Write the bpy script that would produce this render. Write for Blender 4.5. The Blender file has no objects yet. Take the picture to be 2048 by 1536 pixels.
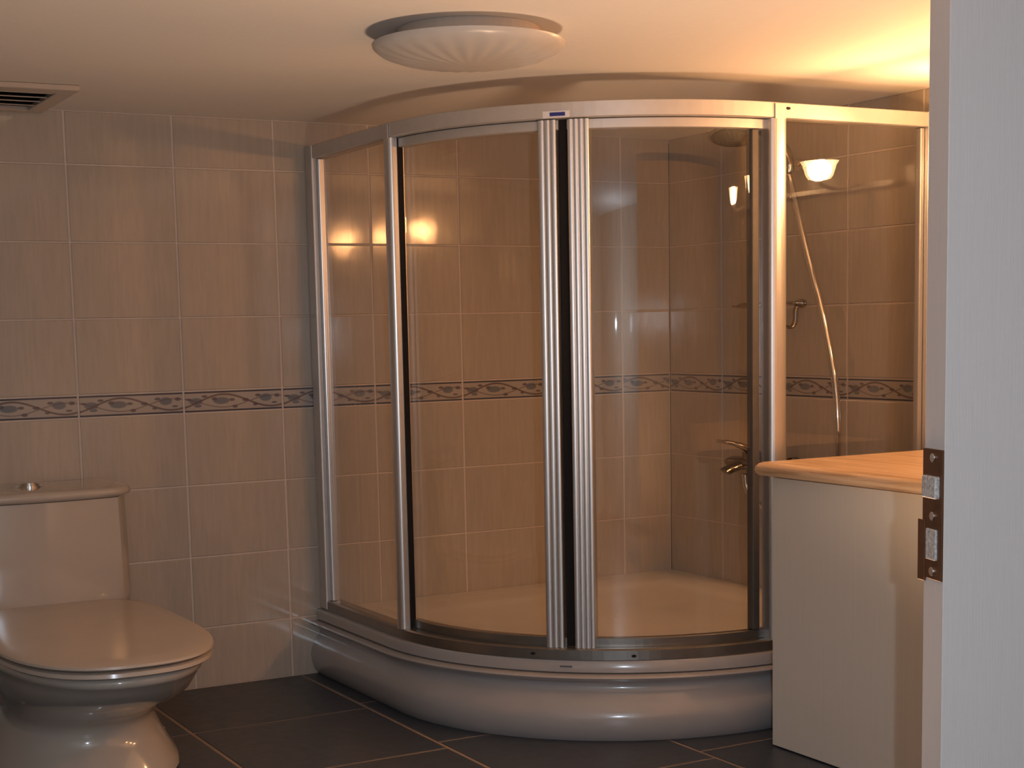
import bpy, bmesh, math, random
from mathutils import Vector, Matrix
random.seed(7)
PI = math.pi
sc = bpy.context.scene
COL = sc.collection

# ------------------------------------------------------------------ camera
CAM = Vector((-3.710338, -5.330954, 1.254825))
yaw, pitch, roll = 0.5057195, -0.1188974, -0.0202114
fw = Vector((math.sin(yaw)*math.cos(pitch), math.cos(yaw)*math.cos(pitch), math.sin(pitch)))
rt = Vector((math.cos(yaw), -math.sin(yaw), 0)); up = rt.cross(fw)
rt2 = rt*math.cos(roll) + up*math.sin(roll); up2 = -rt*math.sin(roll) + up*math.cos(roll)
cd = bpy.data.cameras.new('camera'); cam = bpy.data.objects.new('camera', cd); COL.objects.link(cam)
m4 = Matrix((rt2, up2, -fw)).transposed().to_4x4(); m4.translation = CAM; cam.matrix_world = m4
cd.sensor_fit = 'HORIZONTAL'; cd.sensor_width = 36; cd.lens = 18/0.3277297
cd.shift_y = 261.74/2048
cd.clip_start = 0.02
sc.camera = cam
# the photograph is stretched sideways, so the place is built with its ground plan enlarged by this much
KX, KY = 1.852, 1.807

# ------------------------------------------------------------------ world, lamps, exposure
w = bpy.data.worlds.new('world'); sc.world = w; w.use_nodes = True
w.node_tree.nodes['Background'].inputs[0].default_value = (0.05, 0.05, 0.06, 1)
w.node_tree.nodes['Background'].inputs[1].default_value = 0.2
sc.view_settings.view_transform = 'Standard'; sc.view_settings.look = 'None'
sc.view_settings.gamma = 1; sc.view_settings.exposure = 0.0
sc.view_settings.use_curve_mapping = False
try:
    sc.cycles.max_bounces = 8; sc.cycles.transparent_max_bounces = 24
    sc.cycles.caustics_reflective = False; sc.cycles.caustics_refractive = False
    sc.cycles.sample_clamp_indirect = 3.0
    sc.cycles.use_denoising = True
except Exception:
    pass

def point_light(name, loc, power, color, size):
    l = bpy.data.lights.new(name, 'POINT'); l.energy = power; l.color = color; l.shadow_soft_size = size
    o = bpy.data.objects.new(name, l); o.location = loc; COL.objects.link(o); return o

# the camera's own small flash, beside the lens
point_light('camera_flash', CAM + rt2*0.120 + up2*0.015, FLASH := 84.0, (0.72, 0.84, 1.0), 0.012)
LAMP_Y = (-1.008, -1.295, -1.588)
LAMP_P = 56.0
FILL_P = 95.0
WARM = (1.0, 0.47, 0.185)
for ly in LAMP_Y:
    point_light('vanity_bulb', (-0.12*KX, ly*KY, 1.757), LAMP_P*0.16, WARM, 0.03)
    vl = bpy.data.lights.new('vanity_bulb_beam', 'SPOT'); vl.energy = LAMP_P*0.95; vl.color = WARM; vl.spot_size = PI*0.95; vl.spot_blend = 0.35; vl.shadow_soft_size = 0.035
    vo = bpy.data.objects.new('vanity_bulb_beam', vl); vo.location = (-0.12*KX, ly*KY, 1.757); vo.rotation_euler = (0, math.radians(50), 0); COL.objects.link(vo)

# added warm fill, no real lamp: unseen below the frame, evens out the ceiling
al = bpy.data.lights.new('added_ceiling_fill', 'SPOT'); al.energy = FILL_P; al.color = (1.0, 0.64, 0.40); al.spot_size = math.radians(138); al.spot_blend = 0.6; al.shadow_soft_size = 0.25
ao = bpy.data.objects.new('added_ceiling_fill', al); ao.location = (-1.72, -2.80, 0.08); ao.rotation_euler = (PI, 0, 0); COL.objects.link(ao)

# ------------------------------------------------------------------ materials
MATS = {}
class N:
    """tiny node expression helper"""
    def __init__(s, nt): s.nt = nt
    def math(s, op, a, b=None, c=None):
        n = s.nt.nodes.new('ShaderNodeMath'); n.operation = op
        for i, v in enumerate((a, b, c)):
            if v is None: continue
            if isinstance(v, (int, float)): n.inputs[i].default_value = v
            else: s.nt.links.new(v, n.inputs[i])
        return n.outputs[0]
    def mix(s, f, a, b):
        n = s.nt.nodes.new('ShaderNodeMix'); n.data_type = 'RGBA'
        for i, v in ((0, f), (6, a), (7, b)):
            if isinstance(v, (int, float)): n.inputs[i].default_value = v
            elif isinstance(v, tuple): n.inputs[i].default_value = (*v, 1) if len(v) == 3 else v
            else: s.nt.links.new(v, n.inputs[i])
        return n.outputs[2]
    def noise(s, vec, scale, detail=3, rough=0.5):
        n = s.nt.nodes.new('ShaderNodeTexNoise'); n.inputs['Scale'].default_value = scale
        n.inputs['Detail'].default_value = detail; n.inputs['Roughness'].default_value = rough
        if vec is not None: s.nt.links.new(vec, n.inputs['Vector'])
        return n.outputs['Fac']
    def mapping(s, vec, scale=(1, 1, 1), loc=(0, 0, 0)):
        n = s.nt.nodes.new('ShaderNodeMapping'); n.inputs['Scale'].default_value = scale; n.inputs['Location'].default_value = loc
        s.nt.links.new(vec, n.inputs['Vector']); return n.outputs[0]
    def obj(s): return s.nt.nodes.new('ShaderNodeTexCoord').outputs['Object']
    def geo(s): return s.nt.nodes.new('ShaderNodeNewGeometry').outputs['Position']
    def rand(s): return s.nt.nodes.new('ShaderNodeObjectInfo').outputs['Random']
    def ramp(s, f, stops):
        n = s.nt.nodes.new('ShaderNodeValToRGB'); r = n.color_ramp
        while len(r.elements) > 1: r.elements.remove(r.elements[-1])
        r.elements[0].position = stops[0][0]; r.elements[0].color = (*stops[0][1], 1)
        for p, c in stops[1:]:
            e = r.elements.new(p); e.color = (*c, 1)
        s.nt.links.new(f, n.inputs[0]); return n.outputs[0]
    def sep(s, v):
        n = s.nt.nodes.new('ShaderNodeSeparateXYZ'); s.nt.links.new(v, n.inputs[0]); return n.outputs
    def bump(s, h, strength, dist):
        n = s.nt.nodes.new('ShaderNodeBump'); n.inputs['Strength'].default_value = strength; n.inputs['Distance'].default_value = dist
        s.nt.links.new(h, n.inputs['Height']); return n.outputs[0]

def mat(name, color=(0.5, 0.5, 0.5), rough=0.5, metal=0.0, spec=0.5, build=None, emit=None, coat=0.0):
    if name in MATS: return MATS[name]
    m = bpy.data.materials.new(name); m.use_nodes = True; nt = m.node_tree
    b = nt.nodes['Principled BSDF']
    b.inputs['Base Color'].default_value = (*color, 1); b.inputs['Roughness'].default_value = rough
    b.inputs['Metallic'].default_value = metal; b.inputs['Specular IOR Level'].default_value = spec
    b.inputs['Coat Weight'].default_value = coat; b.inputs['Coat Roughness'].default_value = 0.05
    if emit:
        b.inputs['Emission Color'].default_value = (*emit[0], 1); b.inputs['Emission Strength'].default_value = emit[1]
    if build:
        h = N(nt); out = build(h)
        for k, v in out.items():
            if isinstance(v, (int, float)): b.inputs[k].default_value = v
            else: nt.links.new(v, b.inputs[k])
    MATS[name] = m; return m

def b_plaster(h):
    g = h.geo(); n = h.noise(g, 40, 5)
    return {'Base Color': h.mix(n, (0.84, 0.81, 0.77), (0.88, 0.86, 0.82)), 'Normal': h.bump(h.noise(g, 120, 4), 0.15, 0.002)}
M_ceiling = mat('ceiling_paint', rough=0.8, build=b_plaster)
M_paint = mat('wall_paint', rough=0.8, build=b_plaster)

def b_grout(h):
    n = h.noise(h.geo(), 60, 4)
    return {'Base Color': h.mix(n, (0.60, 0.52, 0.46), (0.68, 0.60, 0.53))}
M_grout = mat('wall_grout', rough=0.85, build=b_grout)
def b_fgrout(h):
    n = h.noise(h.geo(), 50, 4)
    return {'Base Color': h.mix(n, (0.22, 0.16, 0.12), (0.36, 0.27, 0.21))}
M_fgrout = mat('floor_grout', rough=0.9, build=b_fgrout)

H = 2.0; XL = -4.90; YF = -6.10
TW, TH = 0.36529, 0.25534; G = 0.0070      # tile pitch and upright joint
ZB, BH = 0.98182, 0.07689
# glazed wall tile: pale, faint upright streaks; local x runs along the wall, local y is up
def b_wtile(h):
    o = h.obj(); r = h.rand()
    off = h.nt.nodes.new('ShaderNodeCombineXYZ'); h.nt.links.new(h.math('MULTIPLY', r, 37.0), off.inputs[0]); h.nt.links.new(h.math('MULTIPLY', r, 11.0), off.inputs[1])
    va = h.nt.nodes.new('ShaderNodeVectorMath'); va.operation = 'ADD'; h.nt.links.new(o, va.inputs[0]); h.nt.links.new(off.outputs[0], va.inputs[1])
    v = va.outputs[0]
    st = h.noise(h.mapping(v, (60, 6, 1)), 1.0, 4, 0.6)
    mo = h.noise(h.mapping(v, (14, 9, 1)), 1.0, 3, 0.6)
    fi = h.noise(h.mapping(v, (260, 260, 1)), 1.0, 2, 0.7)
    c = h.ramp(st, [(0.3, (0.43, 0.375, 0.31)), (0.7, (0.52, 0.455, 0.375))])
    c = h.mix(h.math('MULTIPLY', mo, 0.45), c, (0.41, 0.385, 0.35))
    c = h.mix(h.math('MULTIPLY', fi, 0.35), c, (0.52, 0.43, 0.345))
    wav = h.noise(h.mapping(v, (9, 7, 1)), 1.0, 2, 0.5)
    return {'Base Color': c, 'Normal': h.bump(wav, 0.12, 0.004), 'Roughness': h.math('ADD', h.math('MULTIPLY', st, 0.05), 0.07)}
M_tile = mat('glazed_wall_tile', rough=0.1, build=b_wtile)

# border tile print (local x -0.1..0.1, local y -0.035..0.035)
def b_border(h):
    o = h.obj(); x, y, z = h.sep(o)
    u = h.math('ADD', h.math('DIVIDE', x, TW-G), 0.5); v = h.math('ADD', h.math('DIVIDE', y, BH-0.0045), 0.5)
    def band(a, lo, hi, soft=0.02):
        e = h.nt.nodes.new('ShaderNodeMapRange'); e.interpolation_type = 'SMOOTHSTEP'
        h.nt.links.new(a, e.inputs[0]); e.inputs[1].default_value = lo - soft; e.inputs[2].default_value = lo + soft
        f = h.nt.nodes.new('ShaderNodeMapRange'); f.interpolation_type = 'SMOOTHSTEP'
        h.nt.links.new(a, f.inputs[0]); f.inputs[1].default_value = hi - soft; f.inputs[2].default_value = hi + soft
        f.inputs[3].default_value = 1; f.inputs[4].default_value = 0
        return h.math('MULTIPLY', e.outputs[0], f.outputs[0])
    lines = h.math('MAXIMUM', band(v, 0.91, 0.985, .012), band(v, 0.015, 0.09, .012))
    def vine(ph, amp, base, wd):
        s = h.math('SINE', h.math('ADD', h.math('MULTIPLY', u, 2*PI), ph))
        d = h.math('ABSOLUTE', h.math('SUBTRACT', v, h.math('ADD', h.math('MULTIPLY', s, amp), base)))
        e = h.nt.nodes.new('ShaderNodeMapRange'); e.inputs[1].default_value = wd; e.inputs[2].default_value = wd*2.2
        e.inputs[3].default_value = 1; e.inputs[4].default_value = 0; h.nt.links.new(d, e.inputs[0]); return e.outputs[0]
    vi = h.math('MAXIMUM', vine(-0.9, 0.33, 0.5, 0.028), h.math('MULTIPLY', vine(2.2, 0.25, 0.45, 0.018), 0.7))
    def blob(cx, cy, rx, ry):
        a = h.math('POWER', h.math('DIVIDE', h.math('SUBTRACT', u, cx), rx), 2.0); b = h.math('POWER', h.math('DIVIDE', h.math('SUBTRACT', v, cy), ry), 2.0)
        d = h.math('ADD', a, b)
        e = h.nt.nodes.new('ShaderNodeMapRange'); e.inputs[1].default_value = 0.7; e.inputs[2].default_value = 1.2
        e.inputs[3].default_value = 1; e.inputs[4].default_value = 0; h.nt.links.new(d, e.inputs[0]); return e.outputs[0]
    fruit = None
    for c in ((0.11, 0.52, 0.07, 0.17), (0.37, 0.52, 0.085, 0.17), (0.83, 0.60, 0.065, 0.19), (0.13, .3, .04, .08)):
        b = blob(*c); fruit = b if fruit is None else h.math('MAXIMUM', fruit, b)
    leaf = None
    for c in ((0.04, 0.62, 0.03, 0.06), (0.30, .62, .03, .08), (0.48, 0.55, 0.03, 0.07), (0.51, 0.22, 0.03, 0.08), (0.62, 0.52, 0.035, 0.08), (0.72, 0.28, 0.025, 0.07), (0.75, 0.72, 0.03, 0.07), (0.95, 0.68, 0.03, 0.09), (0.92, .34, .03, .05), (0.2, 0.75, 0.03, 0.06)):
        b = blob(*c); leaf = b if leaf is None else h.math('MAXIMUM', leaf, b)
    n = h.noise(h.mapping(o, (300, 300, 1)), 1.0, 2)
    c = h.mix(n, (0.46, 0.41, 0.37), (0.38, 0.35, 0.32))
    c = h.mix(h.math('MULTIPLY', fruit, 0.85), c, (0.12, 0.15, 0.19))
    c = h.mix(h.math('MULTIPLY', leaf, 0.85), c, (0.10, 0.09, 0.11))
    c = h.mix(h.math('MULTIPLY', vi, 0.85), c, (0.11, 0.075, 0.085))
    c = h.mix(lines, c, (0.055, 0.06, 0.09))
    return {'Base Color': c}
M_border = mat('border_tile_print', rough=0.15, build=b_border)

def b_ftile(h):
    o = h.obj(); g = h.geo()
    a = h.noise(g, 22, 5, 0.65); b = h.noise(g, 160, 3, 0.7)
    c = h.mix(a, (0.022, 0.030, 0.046), (0.060, 0.068, 0.088)); c = h.mix(h.math('MULTIPLY', b, 0.5), c, (0.035, 0.043, 0.058))
    return {'Base Color': c, 'Roughness': h.math('ADD', h.math('MULTIPLY', a, 0.25), 0.25), 'Normal': h.bump(a, 0.3, 0.002)}
M_ftile = mat('slate_floor_tile', rough=0.35, build=b_ftile)

M_ceramic = mat('white_ceramic', (0.80, 0.77, 0.72), 0.10, build=lambda h: {'Base Color': h.mix(h.noise(h.geo(), 12, 2), (0.46, 0.40, 0.34), (0.49, 0.43, 0.37))}, coat=0.3)
M_plastic = mat('white_plastic', (0.80, 0.76, 0.70), 0.18, build=lambda h: {'Base Color': h.mix(h.noise(h.geo(), 9, 2), (0.48, 0.40, 0.33), (0.51, 0.43, 0.36))})
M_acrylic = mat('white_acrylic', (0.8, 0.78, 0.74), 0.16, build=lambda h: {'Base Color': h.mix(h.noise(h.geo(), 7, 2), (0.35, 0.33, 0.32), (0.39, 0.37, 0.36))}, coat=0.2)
M_basin = mat('white_acrylic_lit_basin', (0.7, 0.68, 0.64), 0.2, build=lambda h: {'Base Color': h.mix(h.noise(h.geo(), 7, 2), (0.74, 0.70, 0.64), (0.79, 0.75, 0.69))})  # same acrylic as rim and apron; lamp light put into the lighter colour
def b_alu(h):
    n = h.noise(h.mapping(h.geo(), (300, 300, 3)), 1.0, 3)
    return {'Roughness': h.math('ADD', h.math('MULTIPLY', n, 0.12), 0.27), 'Base Color': h.mix(n, (0.62, 0.60, 0.58), (0.70, 0.68, 0.66))}
M_alu = mat('satin_aluminium', (0.66, 0.64, 0.62), 0.33, 0.85, build=b_alu)
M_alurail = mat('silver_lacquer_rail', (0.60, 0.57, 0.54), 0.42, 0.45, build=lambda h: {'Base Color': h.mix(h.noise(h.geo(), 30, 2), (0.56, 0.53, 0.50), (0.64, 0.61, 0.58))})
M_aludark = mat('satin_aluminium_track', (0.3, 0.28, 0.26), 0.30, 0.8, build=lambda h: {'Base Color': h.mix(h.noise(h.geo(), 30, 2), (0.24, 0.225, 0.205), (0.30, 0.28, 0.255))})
M_dimbar = mat('dimmed_stile_metal', (0.10, 0.09, 0.08), 0.5, 0.3, build=lambda h: {'Base Color': h.mix(h.noise(h.geo(), 30, 2), (0.09, 0.08, 0.07), (0.13, 0.115, 0.10))})  # stile metal darkened to dim its lamp-lit face; shade put into the colour
M_rubber = mat('black_rubber', (0.012, 0.009, 0.008), 0.7, spec=0.2, build=lambda h: {'Base Color': h.mix(h.noise(h.geo(), 80, 2), (0.010, 0.008, 0.007), (0.018, 0.013, 0.011))})
M_chrome = mat('chrome', (0.75, 0.73, 0.70), 0.08, 1.0, build=lambda h: {'Roughness': h.math('ADD', h.math('MULTIPLY', h.noise(h.geo(), 90, 2), 0.05), 0.05)})
M_dark = mat('dark_nozzle_face', (0.03, 0.028, 0.026), 0.6, spec=0.0, build=lambda h: {'Base Color': h.mix(h.noise(h.geo(), 150, 2), (0.008, 0.008, 0.008), (0.03, 0.027, 0.024))})
M_chromeD = mat('dark_chrome', (0.30, 0.28, 0.26), 0.12, 1.0, build=lambda h: {'Roughness': h.math('ADD', h.math('MULTIPLY', h.noise(h.geo(), 90, 2), 0.05), 0.10)})
M_blue = mat('blue_print', (0.02, 0.03, 0.22), 0.4, build=lambda h: {'Base Color': h.mix(h.noise(h.geo(), 200, 2), (0.015, 0.025, 0.20), (0.03, 0.04, 0.26))})
M_label = mat('pale_label', (0.6, 0.58, 0.6), 0.4, build=lambda h: {'Base Color': h.mix(h.noise(h.geo(), 200, 2), (0.78, 0.76, 0.78), (0.84, 0.82, 0.83))})
M_greyprint = mat('grey_print', (0.12, 0.12, 0.14), 0.4, build=lambda h: {'Base Color': h.mix(h.noise(h.geo(), 200, 2), (0.10, 0.10, 0.12), (0.16, 0.16, 0.18))})

def b_cab(h):
    g = h.geo(); n = h.noise(h.mapping(g, (120, 120, 4)), 1.0, 3)
    return {'Base Color': h.mix(n, (0.70, 0.65, 0.57), (0.76, 0.71, 0.62))}
M_cab = mat('cream_laminate', rough=0.38, build=b_cab)
def b_wood(h):
    g = h.geo()
    d = h.noise(g, 3.0, 2)
    nv = h.noise(h.mapping(g, (60, 3.0, 60)), 1.0, 5, 0.6)
    fine = h.noise(h.mapping(g, (260, 8, 260)), 1.0, 3, 0.6)
    c = h.ramp(nv, [(0.35, (0.36, 0.22, 0.12)), (0.5, (0.60, 0.42, 0.27)), (0.65, (0.70, 0.52, 0.35))])
    c = h.mix(h.math('MULTIPLY', fine, 0.35), c, (0.34, 0.20, 0.10))
    return {'Base Color': c}
M_wood = mat('beech_worktop', rough=0.35, build=b_wood)
def b_door(h):
    o = h.obj()
    a = h.noise(h.mapping(o, (420, 420, 9)), 1.0, 4, 0.6)
    b = h.noise(h.mapping(o, (1400, 1400, 40)), 1.0, 2, 0.6)
    return {'Base Color': h.mix(a, (0.62, 0.555, 0.52), (0.69, 0.62, 0.58)), 'Normal': h.bump(h.math('ADD', a, h.math('MULTIPLY', b, .4)), 0.35, 0.0012)}
M_door = mat('door_woodgrain_foil', rough=0.45, build=b_door)
M_bronze = mat('bronze_plate', (0.16, 0.07, 0.03), 0.4, 0.55, build=lambda h: {'Base Color': h.mix(h.noise(h.obj(), 60, 3), (0.13, 0.055, 0.025), (0.19, 0.085, 0.04))})
def b_chip(h):
    n = h.noise(h.obj(), 180, 4, 0.7)
    return {'Base Color': h.ramp(n, [(0.35, (0.32, 0.29, 0.27)), (0.6, (0.66, 0.64, 0.62))]), 'Normal': h.bump(n, 0.6, 0.003)}
M_chip = mat('worn_zinc', rough=0.5, metal=0.2, build=b_chip)
M_shade0 = mat('frosted_lamp_glass', (1, 0.9, 0.75), 0.4, emit=((1.0, 0.72, 0.40), 9.0), build=lambda h: {'Base Color': h.mix(h.noise(h.geo(), 40, 2), (0.9, 0.8, 0.65), (0.95, 0.86, 0.7))})
M_diffuser = mat('opal_diffuser', (0.82, 0.80, 0.77), 0.30, build=lambda h: {'Base Color': h.mix(h.noise(h.geo(), 20, 2), (0.50, 0.475, 0.45), (0.54, 0.515, 0.49))})

def glass_mat(name, tint, gloss):
    m = bpy.data.materials.new(name); m.use_nodes = True; nt = m.node_tree; nt.nodes.clear()
    out = nt.nodes.new('ShaderNodeOutputMaterial'); mx = nt.nodes.new('ShaderNodeMixShader')
    t = nt.nodes.new('ShaderNodeBsdfTransparent'); t.inputs[0].default_value = (*tint, 1)
    g = nt.nodes.new('ShaderNodeBsdfGlossy'); g.inputs['Roughness'].default_value = 0.015; g.inputs[0].default_value = (1, 1, 1, 1)
    f = nt.nodes.new('ShaderNodeFresnel')
    geo = nt.nodes.new('ShaderNodeNewGeometry'); ri = nt.nodes.new('ShaderNodeMapRange')   # same reflectance on both faces of the pane
    ri.inputs[3].default_value = 1.45; ri.inputs[4].default_value = 1/1.45
    nt.links.new(geo.outputs['Backfacing'], ri.inputs[0]); nt.links.new(ri.outputs[0], f.inputs[0])
    mm = nt.nodes.new('ShaderNodeMath'); mm.operation = 'MULTIPLY'; mm.inputs[1].default_value = gloss
    nt.links.new(f.outputs[0], mm.inputs[0]); nt.links.new(mm.outputs[0], mx.inputs[0])
    nt.links.new(t.outputs[0], mx.inputs[1]); nt.links.new(g.outputs[0], mx.inputs[2]); nt.links.new(mx.outputs[0], out.inputs[0])
    return m
def shade_mat():
    m = bpy.data.materials.new('frosted_cup_glass'); m.use_nodes = True; nt = m.node_tree; nt.nodes.clear()
    out = nt.nodes.new('ShaderNodeOutputMaterial'); mx = nt.nodes.new('ShaderNodeMixShader'); mx.inputs[0].default_value = 0.55
    t = nt.nodes.new('ShaderNodeBsdfTransparent'); e = nt.nodes.new('ShaderNodeEmission'); e.inputs[0].default_value = (1.0, 0.58, 0.26, 1); e.inputs[1].default_value = 40.0
    nt.links.new(t.outputs[0], mx.inputs[1]); nt.links.new(e.outputs[0], mx.inputs[2]); nt.links.new(mx.outputs[0], out.inputs[0]); return m
M_shade = shade_mat()
M_glass = glass_mat('bronze_tint_glass', (0.985, 0.965, 0.94), 1.0)

# ------------------------------------------------------------------ mesh helpers
def obj(name, bm, m, parent=None, smooth=False, loc=None, me=None):
    if me is None:
        me = bpy.data.meshes.new(name); bmesh.ops.recalc_face_normals(bm, faces=bm.faces[:]); bm.to_mesh(me); bm.free()
        for x in (m if isinstance(m, (list, tuple)) else [m]): me.materials.append(x)
        if smooth:
            for p in me.polygons: p.use_smooth = True
    o = bpy.data.objects.new(name, me); COL.objects.link(o)
    if parent is not None: o.parent = parent
    if loc is not None: o.location = loc
    return o
def tag(o, label=None, cat=None, group=None, kind=None):
    if label: o['label'] = label
    if cat: o['category'] = cat
    if group: o['group'] = group
    if kind: o['kind'] = kind
    return o
def empty(name, loc=(0, 0, 0), rz=0.0):
    o = bpy.data.objects.new(name, None); o.location = loc; o.rotation_euler = (0, 0, rz); o.empty_display_size = 0.05; COL.objects.link(o); return o
def add_box(bm, lo, hi, bev=0.0, seg=2):
    r = bmesh.ops.create_cube(bm, size=1.0); vs = r['verts']
    for v in vs:
        v.co = Vector([(lo[i]+hi[i])/2 + v.co[i]*(hi[i]-lo[i]) for i in range(3)])
    if bev > 0:
        es = list({e for v in vs for e in v.link_edges})
        bmesh.ops.bevel(bm, geom=es, offset=bev, segments=seg, profile=0.5, affect='EDGES')
    return bm
def box(lo, hi, bev=0.0, seg=2): return add_box(bmesh.new(), lo, hi, bev, seg)
def add_tube(bm, pts, rad, seg=12, cap=True):
    pts = [Vector(p) for p in pts]; rads = rad if isinstance(rad, (list, tuple)) else [rad]*len(pts)
    rings = []; nrm = None
    for i, p in enumerate(pts):
        d = (pts[min(i+1, len(pts)-1)] - pts[max(i-1, 0)]).normalized()
        if nrm is None:
            a = Vector((0, 0, 1)) if abs(d.z) < 0.9 else Vector((1, 0, 0)); nrm = d.cross(a).normalized()
        else:
            nrm = (nrm - d*nrm.dot(d)).normalized()
        b = d.cross(nrm)
        rings.append([bm.verts.new(p + (nrm*math.cos(2*PI*k/seg) + b*math.sin(2*PI*k/seg))*rads[i]) for k in range(seg)])
    for i in range(len(rings)-1):
        for k in range(seg): bm.faces.new((rings[i][k], rings[i][(k+1) % seg], rings[i+1][(k+1) % seg], rings[i+1][k]))
    if cap: bm.faces.new(rings[0][::-1]); bm.faces.new(rings[-1])
    return bm
def tube(pts, rad, seg=12): return add_tube(bmesh.new(), pts, rad, seg)
def smooth_path(pts, n=8):
    P = [Vector(p) for p in pts]; P = [P[0]*2-P[1]] + P + [P[-1]*2-P[-2]]; out = []
    for i in range(1, len(P)-2):
        for k in range(n):
            t = k/n
            out.append(0.5*((2*P[i]) + (P[i+1]-P[i-1])*t + (2*P[i-1]-5*P[i]+4*P[i+1]-P[i+2])*t*t + (3*P[i]-P[i-1]-3*P[i+1]+P[i+2])*t**3))
    out.append(P[-2]); return out
def loft(rings, closed=True, caps=(True, True), bm=None):
    bm = bm or bmesh.new(); R = [[bm.verts.new(p) for p in r] for r in rings]; n = len(R[0])
    for i in range(len(R)-1):
        for k in range(n if closed else n-1): bm.faces.new((R[i][k], R[i][(k+1) % n], R[i+1][(k+1) % n], R[i+1][k]))
    if closed and caps[0]: bm.faces.new(R[0][::-1])
    if closed and caps[1]: bm.faces.new(R[-1])
    return bm
def disc(c, r, h, seg=24, axis='z', bev=0.0):
    bm = bmesh.new(); res = bmesh.ops.create_cone(bm, cap_ends=True, segments=seg, radius1=r, radius2=r, depth=h)
    if bev: bmesh.ops.bevel(bm, geom=[e for e in bm.edges if len(e.link_faces) == 2 and any(len(f.verts) > 4 for f in e.link_faces)], offset=bev, segments=2, affect='EDGES')
    R = {'z': Matrix(), 'x': Matrix.Rotation(PI/2, 4, 'Y'), 'y': Matrix.Rotation(PI/2, 4, 'X')}[axis]
    bmesh.ops.transform(bm, matrix=Matrix.Translation(c) @ R, verts=bm.verts[:]); return bm

# ------------------------------------------------------------------ room shell
H = 2.0; XL = -4.90; YF = -6.10
TW, TH = 0.36529, 0.25534; G = 0.0070         # tile pitch and grout width
ZB, BH = 0.98182, 0.07689                     # border course
X0, Y0 = 0.23178, 0.35424                      # first cut tile next to the shower corner
T = 0.008; REC = 0.0022                      # tile thickness, joint depth

def tile_mesh(wd, ht, m, name, ch=0.0022):
    """tile in local x (along wall), y (up), z (out of the wall); front at z=0"""
    bm = bmesh.new(); a, b = wd/2, ht/2
    r0 = [(-a, -b, -T), (a, -b, -T), (a, b, -T), (-a, b, -T)]
    r1 = [(-a, -b, -ch*0.8), (a, -b, -ch*0.8), (a, b, -ch*0.8), (-a, b, -ch*0.8)]
    r2 = [(-a+ch, -b+ch, 0), (a-ch, -b+ch, 0), (a-ch, b-ch, 0), (-a+ch, b-ch, 0)]
    loft([r0, r1, r2], caps=(False, True), bm=bm)
    me = bpy.data.meshes.new(name); bmesh.ops.recalc_face_normals(bm, faces=bm.faces[:]); bm.to_mesh(me); bm.free(); me.materials.append(m)
    return me
MESH = {}
def get_tile(wd, ht, m, name):
    k = (round(wd, 4), round(ht, 4), m.name)
    if k not in MESH: MESH[k] = tile_mesh(wd, ht, m, name)
    return MESH[k]
def spans(first, pitch, end):
    s = []; a = 0.0; b = first
    while a < end - 0.01:
        s.append((a, min(b, end))); a = b; b += pitch
    return s
rows = []
z = ZB
while z > 0.01: rows.append((max(0.0, z-TH), z, 't')); z -= TH
rows.append((ZB, ZB+BH, 'b')); z = ZB+BH
while z < H-0.01: rows.append((z, min(H, z+TH), 't')); z += TH

def tiled_wall(name, origin, along, normal, first, length):
    """origin: wall corner at floor; along: unit dir; normal: into the room"""
    ax, nn = Vector(along), Vector(normal)
    bm = bmesh.new(); o = Vector(origin)
    lo = o - nn*0.10; pts = [lo, lo+ax*length, o+ax*length-nn*REC, o-nn*REC]
    vs = [bm.verts.new(p) for p in pts] + [bm.verts.new(p+Vector((0, 0, H))) for p in pts]
    bm.faces.new(vs[:4]); bm.faces.new(vs[4:])
    for i in range(4): bm.faces.new((vs[i], vs[(i+1) % 4], vs[4+(i+1) % 4], vs[4+i]))
    wall = obj(name, bm, M_grout); tag(wall, kind='structure')
    xdir = Vector((0, 0, 1)).cross(nn); R = Matrix((xdir, Vector((0, 0, 1)), nn)).transposed().to_4x4()
    rnd = random.Random(3)
    for (a, b) in spans(first, TW, length):
        for (z0, z1, k) in rows:
            wd, ht = (b-a)-G, (z1-z0)-0.0045
            if wd < 0.02 or ht < 0.02: continue
            nm = 'tile' if k == 't' else 'border_tile'
            me = get_tile(wd, ht, M_tile if k == 't' else M_border, nm)
            t = bpy.data.objects.new(nm, me); COL.objects.link(t); t.parent = wall
            c = o + ax*((a+b)/2) + Vector((0, 0, (z0+z1)/2))
            tilt = Matrix.Rotation(rnd.uniform(-1, 1)*0.0030, 4, 'X') @ Matrix.Rotation(rnd.uniform(-1, 1)*0.0030, 4, 'Y')
            t.matrix_local = Matrix.Translation(c) @ R @ tilt
    return wall
tiled_wall('wall_back', (0.0, 0, 0), (-1, 0, 0), (0, -1, 0), X0, -XL)
tiled_wall('wall_right', (0, 0, 0), (0, -1, 0), (-1, 0, 0), Y0, 3.55)

# rest of the right wall beyond the open door, left wall, front wall
tag(obj('trim_1', box((0.0, -3.68, 0), (0.08, -3.55, H), 0.004), M_door), kind='structure')
tag(obj('wall_right', box((0.0, YF, 0), (0.10, -3.68, H)), M_grout), kind='structure')
tag(obj('wall_left', box((XL-0.1, YF, 0), (XL, 0.0, H)), M_tile), kind='structure')
tag(obj('wall_front', box((XL-0.1, YF-0.1, 0), (0.1, YF, H)), M_tile), kind='structure')
tag(obj('ceiling', box((XL-0.1, YF-0.1, H), (0.1, 0.1, H+0.1)), M_ceiling), kind='structure')

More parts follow.
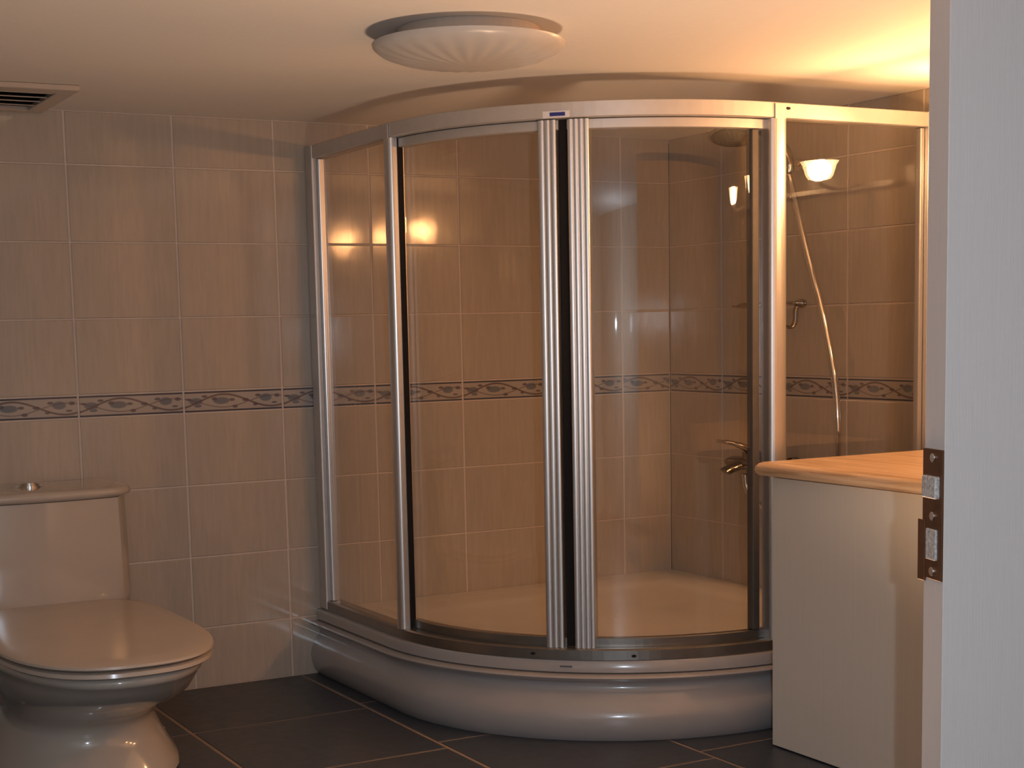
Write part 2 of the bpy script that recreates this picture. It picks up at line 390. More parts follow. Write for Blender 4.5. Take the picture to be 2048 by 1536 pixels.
# floor with staggered courses on either side of one joint line
fl = obj('floor', box((XL-0.1, YF-0.1, -0.10), (0.1, 0.1, -0.0018)), M_fgrout); tag(fl, kind='structure')
FT, FTY = 0.60677, 0.6009; FXA = -2.26518; FYB = -0.60096; FG = 0.011
cols = []
x = FXA + FT
for i in range(-6, 7):
    a, b = x+i*FT, x+(i+1)*FT
    a, b = max(a, XL), min(b, 0.0)
    if b-a > 0.03: cols.append((i, a, b))
for i, a, b in cols:
    off = {True: 0.0, False: 0.075}[i < 0] if i < 1 else 0.075 + 0.08*(i >= 1)
    y = FYB + off + FTY*2
    while y > YF:
        y1 = min(y, 0.0); y0 = max(y-FTY, YF)
        if y1-y0 > 0.03:
            me = get_tile(b-a-FG, y1-y0-FG, M_ftile, 'tile')
            t = bpy.data.objects.new('tile', me); COL.objects.link(t); t.parent = fl; t.location = ((a+b)/2, (y0+y1)/2, 0)
        y -= FTY

# ------------------------------------------------------------------ quadrant paths in the shower corner
def curve(E, c, deg):
    R = E - c
    if deg < 0: return (-E, -c - R*math.radians(deg))
    if deg > 90: return (-c + R*math.radians(deg-90), -E)
    t = math.radians(deg); return (-c - R*math.cos(t), -c - R*math.sin(t))
def qpath(E, c, n=28, a0=0.0, a1=90.0, straight=True, x_end=0.0):
    """from (-E, 0) along the wall-parallel panel, around the quarter curve, to (0, -E)"""
    pts = []
    R = E - c
    if straight and a0 == 0: pts += [(-E, -x_end), (-E, -c*0.5)]
    for k in range(n+1):
        pts.append(curve(E, c, a0 + (a1-a0)*k/n))
    if straight and a1 == 90: pts += [(-c*0.5, -E), (-x_end, -E)]
    return pts
def qsweep(section, n=28, a0=0.0, a1=90.0, straight=True, caps=True, closed=True, x_end=0.001):
    """section: list of (E, c, z) corners; swept along the quadrant"""
    rails = [[(p[0], p[1], s[2]) for p in qpath(s[0], s[1], n, a0, a1, straight, x_end)] for s in section]
    rings = [[r[i] for r in rails] for i in range(len(rails[0]))]
    return loft(rings, closed=closed, caps=(caps, caps))
def rect(E0, E1, c, z0, z1, ch=0.0):
    if ch == 0: return [(E1, c, z0), (E1, c, z1), (E0, c, z1), (E0, c, z0)]
    return [(E1-ch, c, z0), (E1, c, z0+ch), (E1, c, z1-ch), (E1-ch, c, z1), (E0+ch, c, z1), (E0, c, z1-ch), (E0, c, z0+ch), (E0+ch, c, z0)]
CE = 0.370

# ------------------------------------------------------------------ shower tray
tray = empty('shower_tray', (-0.45, -0.45, 0))
tag(tray, 'white quadrant shower tray with a bulging curved apron on the dark floor', 'shower tray')
def P0(o, root):  # keep world placement under a translated parent
    o.location = -root.location; return o
# rolled outer rim, then the inner deck and basin
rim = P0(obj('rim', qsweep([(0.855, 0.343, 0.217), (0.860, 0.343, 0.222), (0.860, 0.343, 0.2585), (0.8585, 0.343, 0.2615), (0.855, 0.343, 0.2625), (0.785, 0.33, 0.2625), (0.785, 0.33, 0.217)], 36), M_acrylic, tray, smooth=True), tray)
bm = bmesh.new()
outer = [Vector((p[0], p[1], 0)) for p in qpath(0.786, 0.33, 28, x_end=0.001)] + [Vector((-0.001, -0.001, 0))]
cen = Vector((-0.40, -0.40, 0))
def bring(s, z): return [(cen.x+(p.x-cen.x)*s, cen.y+(p.y-cen.y)*s, z) for p in outer]
loft([bring(1.0, 0.2625), bring(0.93, 0.2625), bring(0.88, 0.258), bring(0.82, 0.236), bring(0.75, 0.222), bring(0.4, 0.216), bring(0.05, 0.213)], caps=(False, True), bm=bm)
bmesh.ops.remove_doubles(bm, verts=bm.verts[:], dist=0.0004)
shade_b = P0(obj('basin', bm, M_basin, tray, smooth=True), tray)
sec = [(0.847, 0.34, 0.2165), (0.868, 0.346, 0.2165), (0.8735, 0.348, 0.2145), (0.875, 0.350, 0.209), (0.870, 0.351, 0.199), (0.857, 0.353, 0.188), (0.853, 0.356, 0.172), (0.857, 0.363, 0.158),
       (0.866, 0.370, 0.135), (0.873, 0.378, 0.105), (0.875, 0.384, 0.08), (0.873, 0.388, 0.05), (0.868, 0.391, 0.02), (0.860, 0.3925, 0.0005), (0.835, 0.3925, 0.0005), (0.83, 0.36, 0.12)]
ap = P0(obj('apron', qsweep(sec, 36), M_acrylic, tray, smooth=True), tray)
for o_ in (shade_b, ap, rim):
    try: o_.data.set_sharp_from_angle(angle=math.radians(38))
    except Exception: pass
# tiny printed mark on the rim face
def arcpt(E, c, deg, z): return Vector((*curve(E, c, deg), z))
def decal(name, E, c, deg, z, half_deg, hz, m, parent, root, thick=0.0006):
    s = [(E, c, z-hz), (E+thick, c, z-hz), (E+thick, c, z+hz), (E, c, z+hz)]
    return P0(obj(name, qsweep(s, 6, deg-half_deg, deg+half_deg, straight=False), m, parent), root)
mk = decal('printed_mark', 0.860, 0.343, 46.3, 0.241, 1.15, 0.0028, M_greyprint, tray, tray)
tag(mk, 'small grey printed mark')

# ------------------------------------------------------------------ shower enclosure
enc = empty('shower_enclosure', (-0.45, -0.45, 0.2625))
tag(enc, 'curved corner shower enclosure with satin silver frame and tinted glass, standing on the white tray', 'shower enclosure')
def E_(name, bm, m, parent=enc, smooth=False):
    o = obj(name, bm, m, parent, smooth); 
    if parent is enc: o.location = -enc.location
    return o
Z0, Z1 = 0.2630, 1.9097
A_L, A_R = 1.5, 91.5      # angles of the two posts on the curve
tr = E_('top_rail', qsweep(rect(0.818, 0.850, CE, 1.864, Z1, 0.002), 40), M_alurail)
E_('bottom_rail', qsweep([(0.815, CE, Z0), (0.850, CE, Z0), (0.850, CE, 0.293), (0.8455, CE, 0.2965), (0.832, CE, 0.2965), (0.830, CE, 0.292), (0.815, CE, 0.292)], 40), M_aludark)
# wall profiles, ribbed
def ribbed(w, d, ribs, z0, z1, depth=0.0022):
    """bar with rounded ribs on its front; local x across, y outwards"""
    prof = [(-w/2, -d/2)]
    n = ribs*8
    prof += [(-w/2, d/2-depth)]
    for k in range(n+1):
        u = k/n; prof.append((-w/2 + w*u, d/2 - depth + depth*abs(math.sin(u*ribs*PI))**0.5))
    prof += [(w/2, -d/2)]
    q = []
    for p in prof:
        if not q or (abs(p[0]-q[-1][0])+abs(p[1]-q[-1][1])) > 1e-6: q.append(p)
    return loft([[(p[0], p[1], z0) for p in q], [(p[0], p[1], z1) for p in q]])
def place(bm, c, ang):
    bmesh.ops.transform(bm, matrix=Matrix.Translation((c[0], c[1], 0)) @ Matrix.Rotation(ang, 4, 'Z'), verts=bm.verts[:]); return bm
# left profile: on the back wall, its outer face looks to -x
E_('wall_profile', box((-0.852, -0.036, Z0+0.001), (-0.822, -0.001, Z1+0.001), 0.003), M_alurail)
E_('wall_profile', place(ribbed(0.033, 0.030, 2, Z0+0.001, Z1+0.001), (-0.0175, -0.837), PI), M_alu)
# slim glazing beads beside the wall profiles
E_('glazing_bead', box((-0.8415, -0.046, 0.297), (-0.8285, -0.0365, 1.862), 0.002), M_alu)
E_('glazing_bead', box((-0.044, -0.8415, 0.297), (-0.0345, -0.8285, 1.862), 0.002), M_alu)
# posts: rounded bars on the curve with a cap and dark seals
def rounded_bar(w, d, z0, z1, n=14):
    prof = [(-w/2, -d/2)]
    for k in range(n+1):
        t = PI - PI*k/n; prof.append((w/2*math.cos(t), d/2-0.010+0.010*math.sin(t)))
    prof.append((w/2, -d/2))
    return loft([[(p[0], p[1], z0) for p in prof], [(p[0], p[1], z1) for p in prof]])
def ang_at(deg): return math.radians(min(90, max(0, deg))) + PI/2      # local +y points outwards
for deg in (A_L, A_R):
    c = arcpt(0.838, CE, deg, 0)
    E_('post', place(rounded_bar(0.026 if deg == A_L else 0.034, 0.030, 0.294, 1.8635), c, ang_at(deg)), M_alu, smooth=False)
    sgn = 1 if deg == A_L else -1
    c2 = arcpt(0.832, CE, deg + sgn*1.75, 0)
    E_('seal', place(rounded_bar(0.003, 0.007, 0.297, 1.862, 6), c2, ang_at(deg + sgn*1.75)), M_rubber)
    s = rect(0.8505, 0.8525, CE, 1.862, 1.905)
    E_('joint_cap', qsweep(s, 4, deg-1.3, deg+1.3, straight=False), M_alu)
# fixed panes
gx = 0.835
def arc_or_flat_pane(z0, z1, E, a0, a1, lead=None, n=10, th=0.005):
    pts_o = [Vector((p[0], p[1], 0)) for p in qpath(E, CE, n, a0, a1, False)]; pts_i = [Vector((p[0], p[1], 0)) for p in qpath(E-th, CE, n, a0, a1, False)]
    if lead == 'L': pts_o = [Vector((-E, -0.040, 0))] + pts_o; pts_i = [Vector((-(E-th), -0.040, 0))] + pts_i
    if lead == 'R': pts_o.append(Vector((-0.038, -E, 0))); pts_i.append(Vector((-0.038, -(E-th), 0)))
    lo = pts_o + pts_i[::-1]
    return loft([[(p.x, p.y, z0) for p in lo], [(p.x, p.y, z1) for p in lo]])
def smooth_big(o):
    for p in o.data.polygons:
        if len(p.vertices) == 4: p.use_smooth = False
    return o
E_('fixed_pane', arc_or_flat_pane(0.2975, 1.863, gx+0.0025, -25, A_L-1.2, 'L', 2), M_glass)
E_('fixed_pane', arc_or_flat_pane(0.2975, 1.863, gx+0.0025, A_R+1.2, 115, 'R', 2), M_glass)
# fixed bottom rail stands a little taller under the fixed panes
# two curved sliding doors
def shade_curved(o, ang=30):
    me = o.data
    for p in me.polygons: p.use_smooth = True
    try: me.set_sharp_from_angle(angle=math.radians(ang))
    except Exception: pass
    return o
for side in (0, 1):
    d = E_('sliding_door', bmesh.new(), M_alu) if False else None
    a0, a1 = ((A_L+1.0, 46.1), (47.9, A_R-1.0))[side]
    g = E_('sliding_door', arc_or_flat_pane(0.318, 1.842, 0.826, a0+0.5, a1-0.5, None, 40), M_glass); shade_curved(g)
    tag(g, 'curved glass sliding door')
    def S(name, bm, m):
        return obj(name, bm, m, g)
    S('door_rail', qsweep(rect(0.812, 0.834, CE, 1.834, 1.8625, 0.0015), 24, a0, a1, straight=False), M_alurail)
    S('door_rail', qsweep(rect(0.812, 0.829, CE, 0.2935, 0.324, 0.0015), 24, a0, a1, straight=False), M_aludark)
    aw = 2.0
    ac = a1-aw-0.1 if side == 0 else a0+aw+0.35
    c = arcpt(0.826, CE, ac, 0)
    S('stile', place(ribbed(0.030 if side == 0 else 0.034, 0.034, 3 if side == 0 else 4, 0.297, 1.8615, 0.0017), c, ang_at(ac)), M_alu)
    if side == 0: continue
    ae = a1-3.2
    c = arcpt(0.822, CE, ae, 0)
    S('stile', place(box((-0.007, -0.009, 0.3245), (0.007, 0.009, 1.8335), 0.002), c, ang_at(ae)), M_dimbar)
cs = arcpt(0.822, CE, 47.0, 0)
E_('magnetic_seal', place(box((-0.0065, -0.013, 0.2975), (0.0065, 0.008, 1.8625)), cs, ang_at(47.0)), M_rubber)
def E_decal(name, E, deg, z, hd, hz, m):
    s = [(E, CE, z-hz), (E+0.0007, CE, z-hz), (E+0.0007, CE, z+hz), (E, CE, z+hz)]
    o = E_(name, qsweep(s, 6, deg-hd, deg+hd, straight=False), m); return o
st = E_decal('sticker', 0.850, 46.2, 1.8745, 2.6, 0.0095, M_label); tag(st, 'pale sticker on the top rail')
mk = obj('printed_mark', qsweep([(0.8508, CE, 1.8695), (0.8513, CE, 1.8695), (0.8513, CE, 1.8800), (0.8508, CE, 1.8800)], 6, 45.0, 48.0, straight=False), M_blue, st); tag(mk, 'dark blue oval print')
for deg, z, E in ((39.6, 0.279, 0.850), (60, 0.276, 0.850), (93.5, 1.893, 0.850)):
    c = arcpt(E+0.0005, CE, deg, z); bm = disc((0, 0, 0), 0.0042, 0.002, 12, 'y')
    bmesh.ops.transform(bm, matrix=Matrix.Translation(c) @ Matrix.Rotation(ang_at(deg), 4, 'Z'), verts=bm.verts[:])
    E_('screw', bm, M_rubber)

# ------------------------------------------------------------------ toilet
TX = -1.452
toi = empty('toilet', (TX, -0.35, 0))
tag(toi, 'white close-coupled ceramic toilet with closed lid against the tiled wall', 'toilet')
def TO(name, bm, m, smooth=True, parent=None, sharp=35):
    o = obj(name, bm, m, parent or toi, smooth)
    if parent is None: o.location = -toi.location
    if smooth: shade_curved(o, sharp)
    return o
def egg(hw, yb, yf, z, n=56, back=0.97, cx=TX, p=0.80):
    """seat outline: blunt rounded front (yf), nearly straight sides back to yb"""
    ym = yb + (yf-yb)*0.50; pts = []
    for k in range(n):
        t = 2*PI*(k+0.5)/n; s, c = math.sin(t), math.cos(t)      # c > 0 front
        if c >= 0:
            y = ym + (yf-ym)*c**p; xx = hw*math.copysign(abs(s)**p, s)
        else:
            y = ym + (yb-ym)*abs(c)**0.45; xx = hw*math.copysign(abs(s)**0.35, s)*(1-(1-back)*abs(c))
        pts.append((cx+xx, y, z))
    return pts
# lid and seat
def eggs(lst): return loft([egg(hw, yb, yf, z) for hw, yb, yf, z in lst])
TO('lid', eggs([(0.154, -0.205, -0.722, 0.4055), (0.164, -0.198, -0.731, 0.4085), (0.1675, -0.194, -0.735, 0.413), (0.1665, -0.196, -0.734, 0.4195), (0.160, -0.202, -0.726, 0.4235),
            (0.140, -0.215, -0.69, 0.4262), (0.08, -0.28, -0.59, 0.4285), (0.02, -0.40, -0.48, 0.4292)]), M_plastic)
TO('seat', eggs([(0.153, -0.205, -0.720, 0.3825), (0.162, -0.198, -0.730, 0.3845), (0.166, -0.195, -0.734, 0.390), (0.165, -0.196, -0.733, 0.400), (0.158, -0.20, -0.725, 0.4045)]), M_plastic)
for s in (-1, 1):
    TO('hinge', tube([(TX+s*0.075-0.018, -0.196, 0.412), (TX+s*0.075+0.018, -0.196, 0.412)], 0.010, 12), M_plastic)
# bowl and pedestal, one ceramic body
def ring(hw, yb, yf, z, back=0.95): return egg(hw, yb, yf, z, back=back, p=0.86)
body = [ring(0.146, -0.15, -0.555, 0.001), ring(0.153, -0.148, -0.562, 0.006), ring(0.151, -0.15, -0.558, 0.03), ring(0.134, -0.15, -0.525, 0.09), ring(0.124, -0.148, -0.508, 0.14),
        ring(0.122, -0.145, -0.520, 0.172), ring(0.127, -0.14, -0.56, 0.205), ring(0.140, -0.13, -0.625, 0.25), ring(0.151, -0.12, -0.675, 0.29), ring(0.157, -0.11, -0.702, 0.33),
        ring(0.159, -0.10, -0.716, 0.352), ring(0.1625, -0.095, -0.721, 0.358), ring(0.163, -0.09, -0.723, 0.372), ring(0.160, -0.09, -0.718, 0.3805), ring(0.11, -0.16, -0.62, 0.3815)]
TO('bowl', loft(body), M_ceramic, sharp=50)
# cistern standing on the back of the bowl
def tk(hw, yb, yf, z, bulge=0.022, n=14, r=0.03):
    pts = []
    for k in range(n+1):
        u = -1 + 2*k/n; x = hw*u; yy = yf - bulge*(1-u*u)
        if abs(u) > 0.86: yy += r*((abs(u)-0.86)/0.14)**2
        pts.append((TX+x, yy, z))
    pts += [(TX+hw, yb-0.012, z), (TX+hw-0.008, yb, z), (TX-hw+0.008, yb, z), (TX-hw, yb-0.012, z)]
    return pts
TO('cistern', loft([tk(0.150, -0.012, -0.172, 0.382), tk(0.160, -0.012, -0.178, 0.392), tk(0.163, -0.012, -0.180, 0.42), tk(0.162, -0.012, -0.177, 0.60), tk(0.161, -0.012, -0.174, 0.742)]), M_ceramic, sharp=45)
TO('cistern_lid', loft([tk(0.162, -0.010, -0.174, 0.743), tk(0.168, -0.008, -0.180, 0.748), tk(0.1705, -0.006, -0.183, 0.756), tk(0.170, -0.006, -0.182, 0.768), tk(0.165, -0.008, -0.177, 0.775), tk(0.14, -0.02, -0.155, 0.7785), tk(0.05, -0.06, -0.11, 0.780)]), M_ceramic, sharp=45)
fb = TO('flush_button', disc((TX-0.002, -0.105, 0.786), 0.019, 0.016, 28, 'z', 0.003), M_chrome)
TO('button_ring', disc((TX-0.002, -0.105, 0.7805), 0.024, 0.005, 28, 'z', 0.0015), M_chrome)
for s in (-1, 1):
    TO('bolt_cap', disc((TX+s*0.163, -0.285, 0.014), 0.0085, 0.026, 14, 'z', 0.004), M_plastic)

# ------------------------------------------------------------------ vanity cabinet and worktop
VX, VY0, VY1 = -0.451, -0.949, -1.66
cabn = empty('vanity_cabinet', (VX/2, -1.25, 0))
tag(cabn, 'cream vanity cabinet between the shower and the open door, under the beech worktop', 'cabinet')
def CA(name, bm, m, parent=cabn):
    o = obj(name, bm, m, parent)
    if parent is cabn: o.location = -cabn.location
    return o
CA('carcass', box((VX+0.018, VY1, 0.0), (-0.010, VY0, 0.811), 0.001), M_cab)
dr = CA('door', box((VX, VY1+0.003, 0.004), (VX+0.0175, VY0-0.001, 0.806), 0.0012), M_cab)
ct = obj('worktop', None, None) if False else None
bm = bmesh.new()
sec = []
def wt(x, z): return (x, z)
prof = [(-0.006, 0.8120), (-0.464, 0.8120), (-0.476, 0.815), (-0.4825, 0.823), (-0.4843, 0.833), (-0.482, 0.843), (-0.475, 0.8505), (-0.464, 0.853), (-0.006, 0.853)]
loft([[(p[0], -0.9475, p[1]) for p in prof], [(p[0], -1.73, p[1]) for p in prof]], bm=bm)
wtop = obj('worktop', bm, M_wood); tag(wtop, 'beech wood-look worktop with rounded front edge on the cream vanity cabinet', 'worktop')
shade_curved(wtop, 35)

# ------------------------------------------------------------------ vanity lamp on the right wall (seen mirrored in the shower glass)
lamp = empty('vanity_lamp', (-0.01, -1.26, 1.74))
tag(lamp, 'vanity lamp with glowing glass cups on the right wall, seen mirrored in the shower glass', 'lamp')
def LA(name, bm, m, parent=lamp, smooth=False):
    o = obj(name, bm, m, parent, smooth)
    if parent is lamp: o.location = -lamp.location
    return o
LA('wall_bar', box((-0.018, -1.68, 1.700), (-0.004, -0.93, 1.722), 0.003), M_alu)
for ly in LAMP_Y:
    arm = LA('arm', tube(smooth_path([(-0.024, ly, 1.717), (-0.07, ly, 1.700), (-0.105, ly, 1.705), (-0.12, ly, 1.722)], 5), 0.007, 10), M_alu)
    rings = []
    prof = [(0.008, 1.724), (0.017, 1.728), (0.022, 1.740), (0.025, 1.757), (0.028, 1.775), (0.032, 1.786), (0.0295, 1.786), (0.0255, 1.775), (0.0225, 1.758), (0.019, 1.743), (0.014, 1.733), (0.005, 1.730)]
    for r_, z_ in prof: rings.append([(-0.12 + r_*math.cos(2*PI*k/24), ly + r_*math.sin(2*PI*k/24), z_) for k in range(24)])
    LA('shade', loft(rings), M_shade, smooth=True)

# ------------------------------------------------------------------ ceiling light (off)
cl = empty('ceiling_light', (-0.905, -0.815, H))
tag(cl, 'round white glass ceiling light, unlit, with ribs fanning over its shallow dome', 'ceiling light')
def CL(name, bm, m, smooth=False):
    o = obj(name, bm, m, cl, smooth); return o
CL('base_ring', disc((0, 0, -0.0165), 0.112, 0.0325, 48, 'z', 0.002), M_plastic)
rings = []
NR, SEG = 12, 144
for i in range(NR+1):
    s = i/NR; ang = s*PI/2
    r_ = 0.150*math.cos(ang*0.98) if i < NR else 0.004
    z_ = -0.035 - 0.056*math.sin(ang)
    rg = []
    for k in range(SEG):
        t = 2*PI*k/SEG
        f = 1 + 0.016*math.cos(t*24)*math.sin(PI*min(1, s*1.15))
        rg.append((r_*math.cos(t), r_*math.sin(t), z_*f + 0.0))
    rings.append(rg)
rings = [[(0.112*math.cos(2*PI*k/SEG), 0.112*math.sin(2*PI*k/SEG), -0.0335) for k in range(SEG)], [(0.148*math.cos(2*PI*k/SEG), 0.148*math.sin(2*PI*k/SEG), -0.0335) for k in range(SEG)]] + rings
shade_curved(CL('diffuser', loft(rings), M_diffuser, True), 50)

# ------------------------------------------------------------------ ceiling vent at the back wall, top left
vt = empty('ceiling_vent', (-1.50, -0.155, H))
tag(vt, 'white rectangular vent on the ceiling where it meets the back wall, above the toilet', 'vent')
fr = bmesh.new()
VW, VD = 0.158, 0.130
for lo, hi in (((-VW, -VD, -0.018), (VW, -VD+0.035, -0.0005)), ((-VW, VD-0.022, -0.018), (VW, VD, -0.0005)), ((-VW, -VD+0.035, -0.018), (-VW+0.03, VD-0.022, -0.0005)), ((VW-0.03, -VD+0.035, -0.018), (VW, VD-0.022, -0.0005))):
    add_box(fr, lo, hi, 0.002, 1)
obj('frame', fr, M_plastic, vt)
obj('backing', box((-VW+0.028, -VD+0.033, -0.004), (VW-0.028, VD-0.020, -0.001)), M_dark, vt)
for k in range(4):
    yc = -VD + 0.062 + k*0.045
    b = box((-VW+0.029, -0.009, -0.0015), (VW-0.029, 0.009, 0.0015)); 
    bmesh.ops.transform(b, matrix=Matrix.Translation((0, yc, -0.010)) @ Matrix.Rotation(math.radians(25), 4, 'X'), verts=b.verts[:])
    obj('slat', b, M_plastic, vt)

# ------------------------------------------------------------------ shower fittings on the right wall
sh = empty('hand_shower', (-0.035, -0.48, 1.80))
tag(sh, 'chrome hand shower with round head, held high on the right wall behind the glass', 'shower head')
def SH(name, bm, m, root=sh, smooth=True):
    o = obj(name, bm, m, root, smooth); o.location = -root.location
    if smooth: shade_curved(o, 40)
    return o
hc = Vector((-0.200, -0.515, 1.880)); hn = Vector((-0.45, -0.36, -0.82)).normalized()
ref = hn.orthogonal().normalized(); rb = hn.cross(ref)
def hring(r_, d_): return [hc + hn*d_ + (ref*math.cos(2*PI*k/32) + rb*math.sin(2*PI*k/32))*r_ for k in range(32)]
SH('head', loft([hring(0.012, -0.030), hring(0.030, -0.020), hring(0.042, -0.008), hring(0.0455, 0.0), hring(0.0445, 0.006), hring(0.040, 0.008)]), M_chromeD)
fc = SH('nozzle_face', loft([hring(0.0385, 0.0082), hring(0.0375, 0.0115), hring(0.02, 0.013)]), M_dark)
nz = bmesh.new()
for rr, nn_ in ((0.009, 6), (0.019, 12), (0.029, 18)):
    for k in range(nn_):
        t = 2*PI*k/nn_; p = hc + hn*0.0125 + (ref*math.cos(t) + rb*math.sin(t))*rr
        r_ = bmesh.ops.create_icosphere(nz, subdivisions=1, radius=0.0016, matrix=Matrix.Translation(p))
no = obj('nozzles', nz, M_chrome, fc); no['kind'] = 'stuff'
SH('handle', tube(smooth_path([hc - hn*0.018, (-0.165, -0.500, 1.915), (-0.10, -0.487, 1.905), (-0.055, -0.482, 1.868), (-0.036, -0.480, 1.815), (-0.034, -0.478, 1.775)], 6), [0.015]*6+[0.013]*10+[0.011]*8+[0.010]*7, 14), M_chromeD)
hb = empty('shower_bracket', (-0.004, -0.485, 1.80))
tag(hb, 'small chrome bracket fixed to the right wall, holding the hand shower', 'bracket')
o = obj('rosette', disc((0.0, 0, 0), 0.022, 0.008, 24, 'x', 0.002), M_chrome, hb)
o = obj('clip', tube([(-0.004, 0.002, 0.0), (-0.018, 0.004, 0.002)], 0.009, 12), M_chrome, hb)
hose = obj('shower_hose', tube(smooth_path([(-0.030, -0.452, 1.790), (-0.026, -0.462, 1.72), (-0.026, -0.500, 1.52), (-0.026, -0.548, 1.30), (-0.026, -0.578, 1.12), (-0.026, -0.593, 0.98), (-0.026, -0.597, 0.82), (-0.026, -0.585, 0.68),
        (-0.028, -0.545, 0.575), (-0.030, -0.47, 0.53), (-0.032, -0.42, 0.54), (-0.040, -0.375, 0.58), (-0.048, -0.345, 0.63), (-0.05, -0.338, 0.694)], 7), 0.0072, 12), M_chrome)
for p in hose.data.polygons: p.use_smooth = True
tag(hose, 'long chrome shower hose hanging down the right wall and looping back to the mixer', 'shower hose')
mx = empty('shower_mixer', (-0.05, -0.35, 0.735))
tag(mx, 'chrome single-lever shower mixer low on the right wall behind the glass', 'tap')
def MX(name, bm, m=M_chromeD): return SH(name, bm, m, mx)
MX('body', tube([(-0.055, -0.275, 0.735), (-0.055, -0.285, 0.735), (-0.055, -0.345, 0.735), (-0.055, -0.415, 0.735), (-0.055, -0.425, 0.735)], [0.018, 0.023, 0.026, 0.023, 0.018], 20))
for yy in (-0.285, -0.415):
    MX('wall_union', tube([(-0.0015, yy, 0.735), (-0.010, yy, 0.735), (-0.0105, yy, 0.735), (-0.045, yy, 0.735)], [0.026, 0.024, 0.014, 0.014], 20))
MX('spout', tube(smooth_path([(-0.062, -0.330, 0.732), (-0.080, -0.326, 0.724), (-0.095, -0.322, 0.715), (-0.106, -0.320, 0.706)], 4), [0.018]*4+[0.016]*4+[0.015]*5, 16))
MX('hose_outlet', tube([(-0.050, -0.333, 0.722), (-0.050, -0.332, 0.696)], 0.011, 14))
MX('cartridge', tube([(-0.055, -0.35, 0.745), (-0.062, -0.35, 0.780)], [0.022, 0.019], 18))
MX('lever', tube(smooth_path([(-0.058, -0.352, 0.782), (-0.080, -0.348, 0.800), (-0.095, -0.340, 0.812), (-0.112, -0.330, 0.820), (-0.125, -0.318, 0.823)], 4), [0.013]*3+[0.010]*5+[0.008]*5+[0.006]*4, 12))

so = empty('soap_holder', (-0.004, -0.43, 1.31))
tag(so, 'small chrome soap holder with hanging hook on the right wall, halfway up behind the glass', 'soap holder')
def SO(name, bm, m=M_chromeD): return SH(name, bm, m, so)
SO('rosette', disc((-0.004, -0.445, 1.318), 0.017, 0.008, 20, 'x', 0.002))
SO('rail', tube(smooth_path([(-0.012, -0.462, 1.319), (-0.030, -0.445, 1.320), (-0.048, -0.40, 1.320), (-0.050, -0.36, 1.319), (-0.046, -0.315, 1.317), (-0.035, -0.285, 1.316)], 5), [0.006]*8+[0.007]*10+[0.0085]*5+[0.004]*3, 10))
SO('dish', loft([[(-0.050 + 0.026*math.cos(2*PI*k/24)*f, -0.345 + 0.055*math.sin(2*PI*k/24)*f, z_) for k in range(24)] for f, z_ in ((0.5, 1.306), (0.9, 1.309), (1.0, 1.318), (0.96, 1.318), (0.85, 1.311), (0.3, 1.3085))]))
SO('hook', tube(smooth_path([(-0.014, -0.447, 1.312), (-0.018, -0.447, 1.29), (-0.020, -0.447, 1.25), (-0.028, -0.445, 1.232), (-0.040, -0.442, 1.238)], 5), 0.0055, 10))

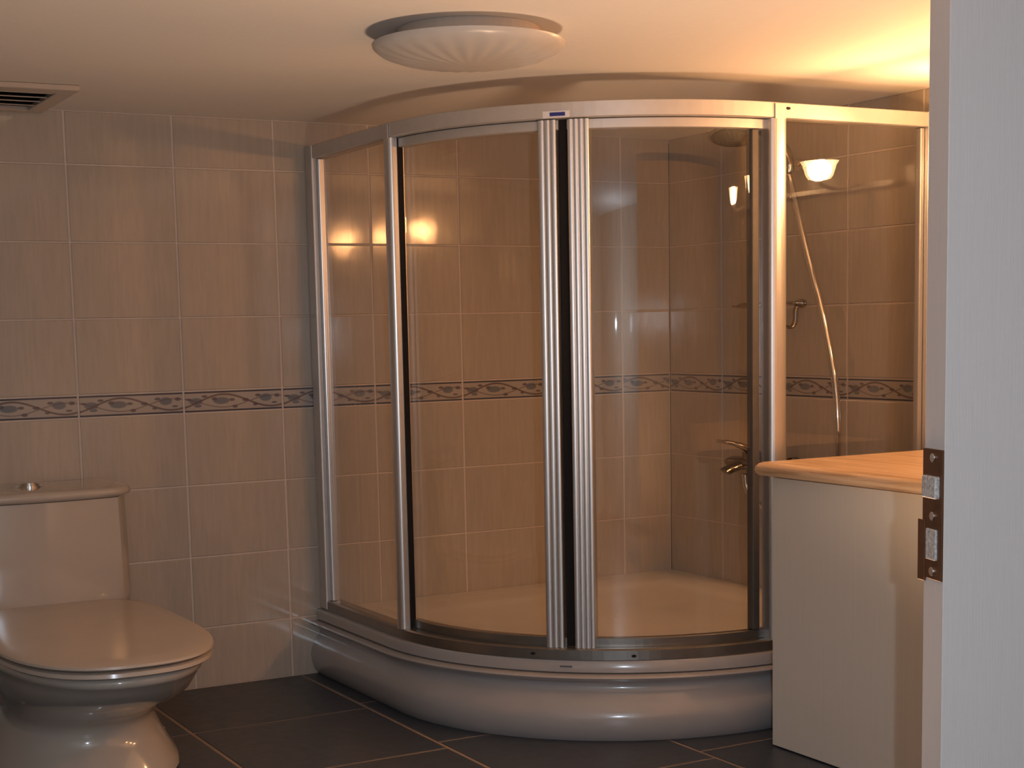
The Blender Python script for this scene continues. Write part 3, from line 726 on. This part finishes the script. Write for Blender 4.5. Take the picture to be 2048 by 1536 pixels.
# ------------------------------------------------------------------ enlarge the ground plan (bake into the meshes)
def bake(root, k, newloc):
    old = root.matrix_basis.translation.copy(); K3 = Vector(k); todo = []
    def walk(o, off):
        for ch in o.children:
            f = off + ch.location
            todo.append((ch, f)); walk(ch, f)
    if root.type == 'MESH': todo.append((root, Vector((0, 0, 0))))
    walk(root, Vector((0, 0, 0)))
    for o, f in todo:
        for v in o.data.vertices: v.co = (v.co + f) * K3
        if o is not root: o.location = (0, 0, 0)
    root.location = newloc
def mul(v, k): return Vector((v[0]*k[0], v[1]*k[1], v[2]*k[2]))
bpy.context.view_layer.update()
KT = (KX, KY, 0.922); bake(tray, KT, mul(tray.location, KT))
KE = (KX, KY, 1.0135); bake(enc, KE, (enc.location.x*KX, enc.location.y*KY, 0.2425))
KZ = (KX, KY, 1.0)
bake(toi, (1.75, 1.95, 1.0), (-2.640, -0.35*1.95, 0))
for r_ in (cabn, lamp, wtop): bake(r_, KZ, mul(r_.location, KZ))
KS = (1.83, 1.83, 1.0)
bake(sh, KS, mul(sh.location, KS) + Vector((0, 0.035, 0.015)))
bake(hb, KS, mul(hb.location, KS) + Vector((0, 0.055, 0.020)))
bake(mx, KS, mul(mx.location, KS) + Vector((0, -0.045, 0)))
bake(so, KS, mul(so.location, KS) + Vector((0, -0.025, 0.005)))
bake(hose, KS, (0, 0, 0))
bake(cl, (1.62, 1.62, 1.0), (-1.83, -1.76, H))
bake(vt, (KX, 1.96, 1.0), (-2.79, -0.285, H))

# ------------------------------------------------------------------ open door leaf in the right foreground
BE = 0.7774927
K = Vector((CAM.x + 2.56*math.sin(BE), CAM.y + 2.56*math.cos(BE), 0))
be = BE - 0.495; e = Vector((math.sin(be), math.cos(be), 0)); l = Vector((e.y, -e.x, 0))
door = empty('door_1', K, 0.0); tag(door, kind='structure')
ROT = Matrix((l, e, Vector((0, 0, 1)))).transposed().to_4x4()
def DO(name, bm, m, parent=None):
    bmesh.ops.transform(bm, matrix=ROT, verts=bm.verts[:])
    return obj(name, bm, m, parent or door)
L = 1.78; TK = 0.066
DO('door_leaf', box((0, 0, 0.006), (L, TK, H-0.035), 0.0012, 1), M_door)
pl = DO('lock_plate', box((-0.0035, 0.0012, 0.838), (-0.0002, TK-0.0008, 1.049), 0.0005, 1), M_bronze)
lat = DO('latch_bolt', box((-0.0110, 0.010, 0.970), (0.0, 0.056, 1.006), 0.002, 1), M_chip, pl)
db = DO('deadbolt', box((-0.0070, 0.015, 0.870), (0.0, 0.048, 0.920), 0.001, 1), M_chip, pl)
lip = DO('plate_lip', box((-0.0045, 0.056, 0.832), (-0.0004, TK+0.013, 0.932), 0.0008, 1), M_bronze, pl)
for z_ in (1.035, 0.941, 0.851):
    bm = disc((-0.0045, 0.031, z_), 0.0075, 0.0030, 14, 'x', 0.0006); DO('screw', bm, M_chrome, pl)
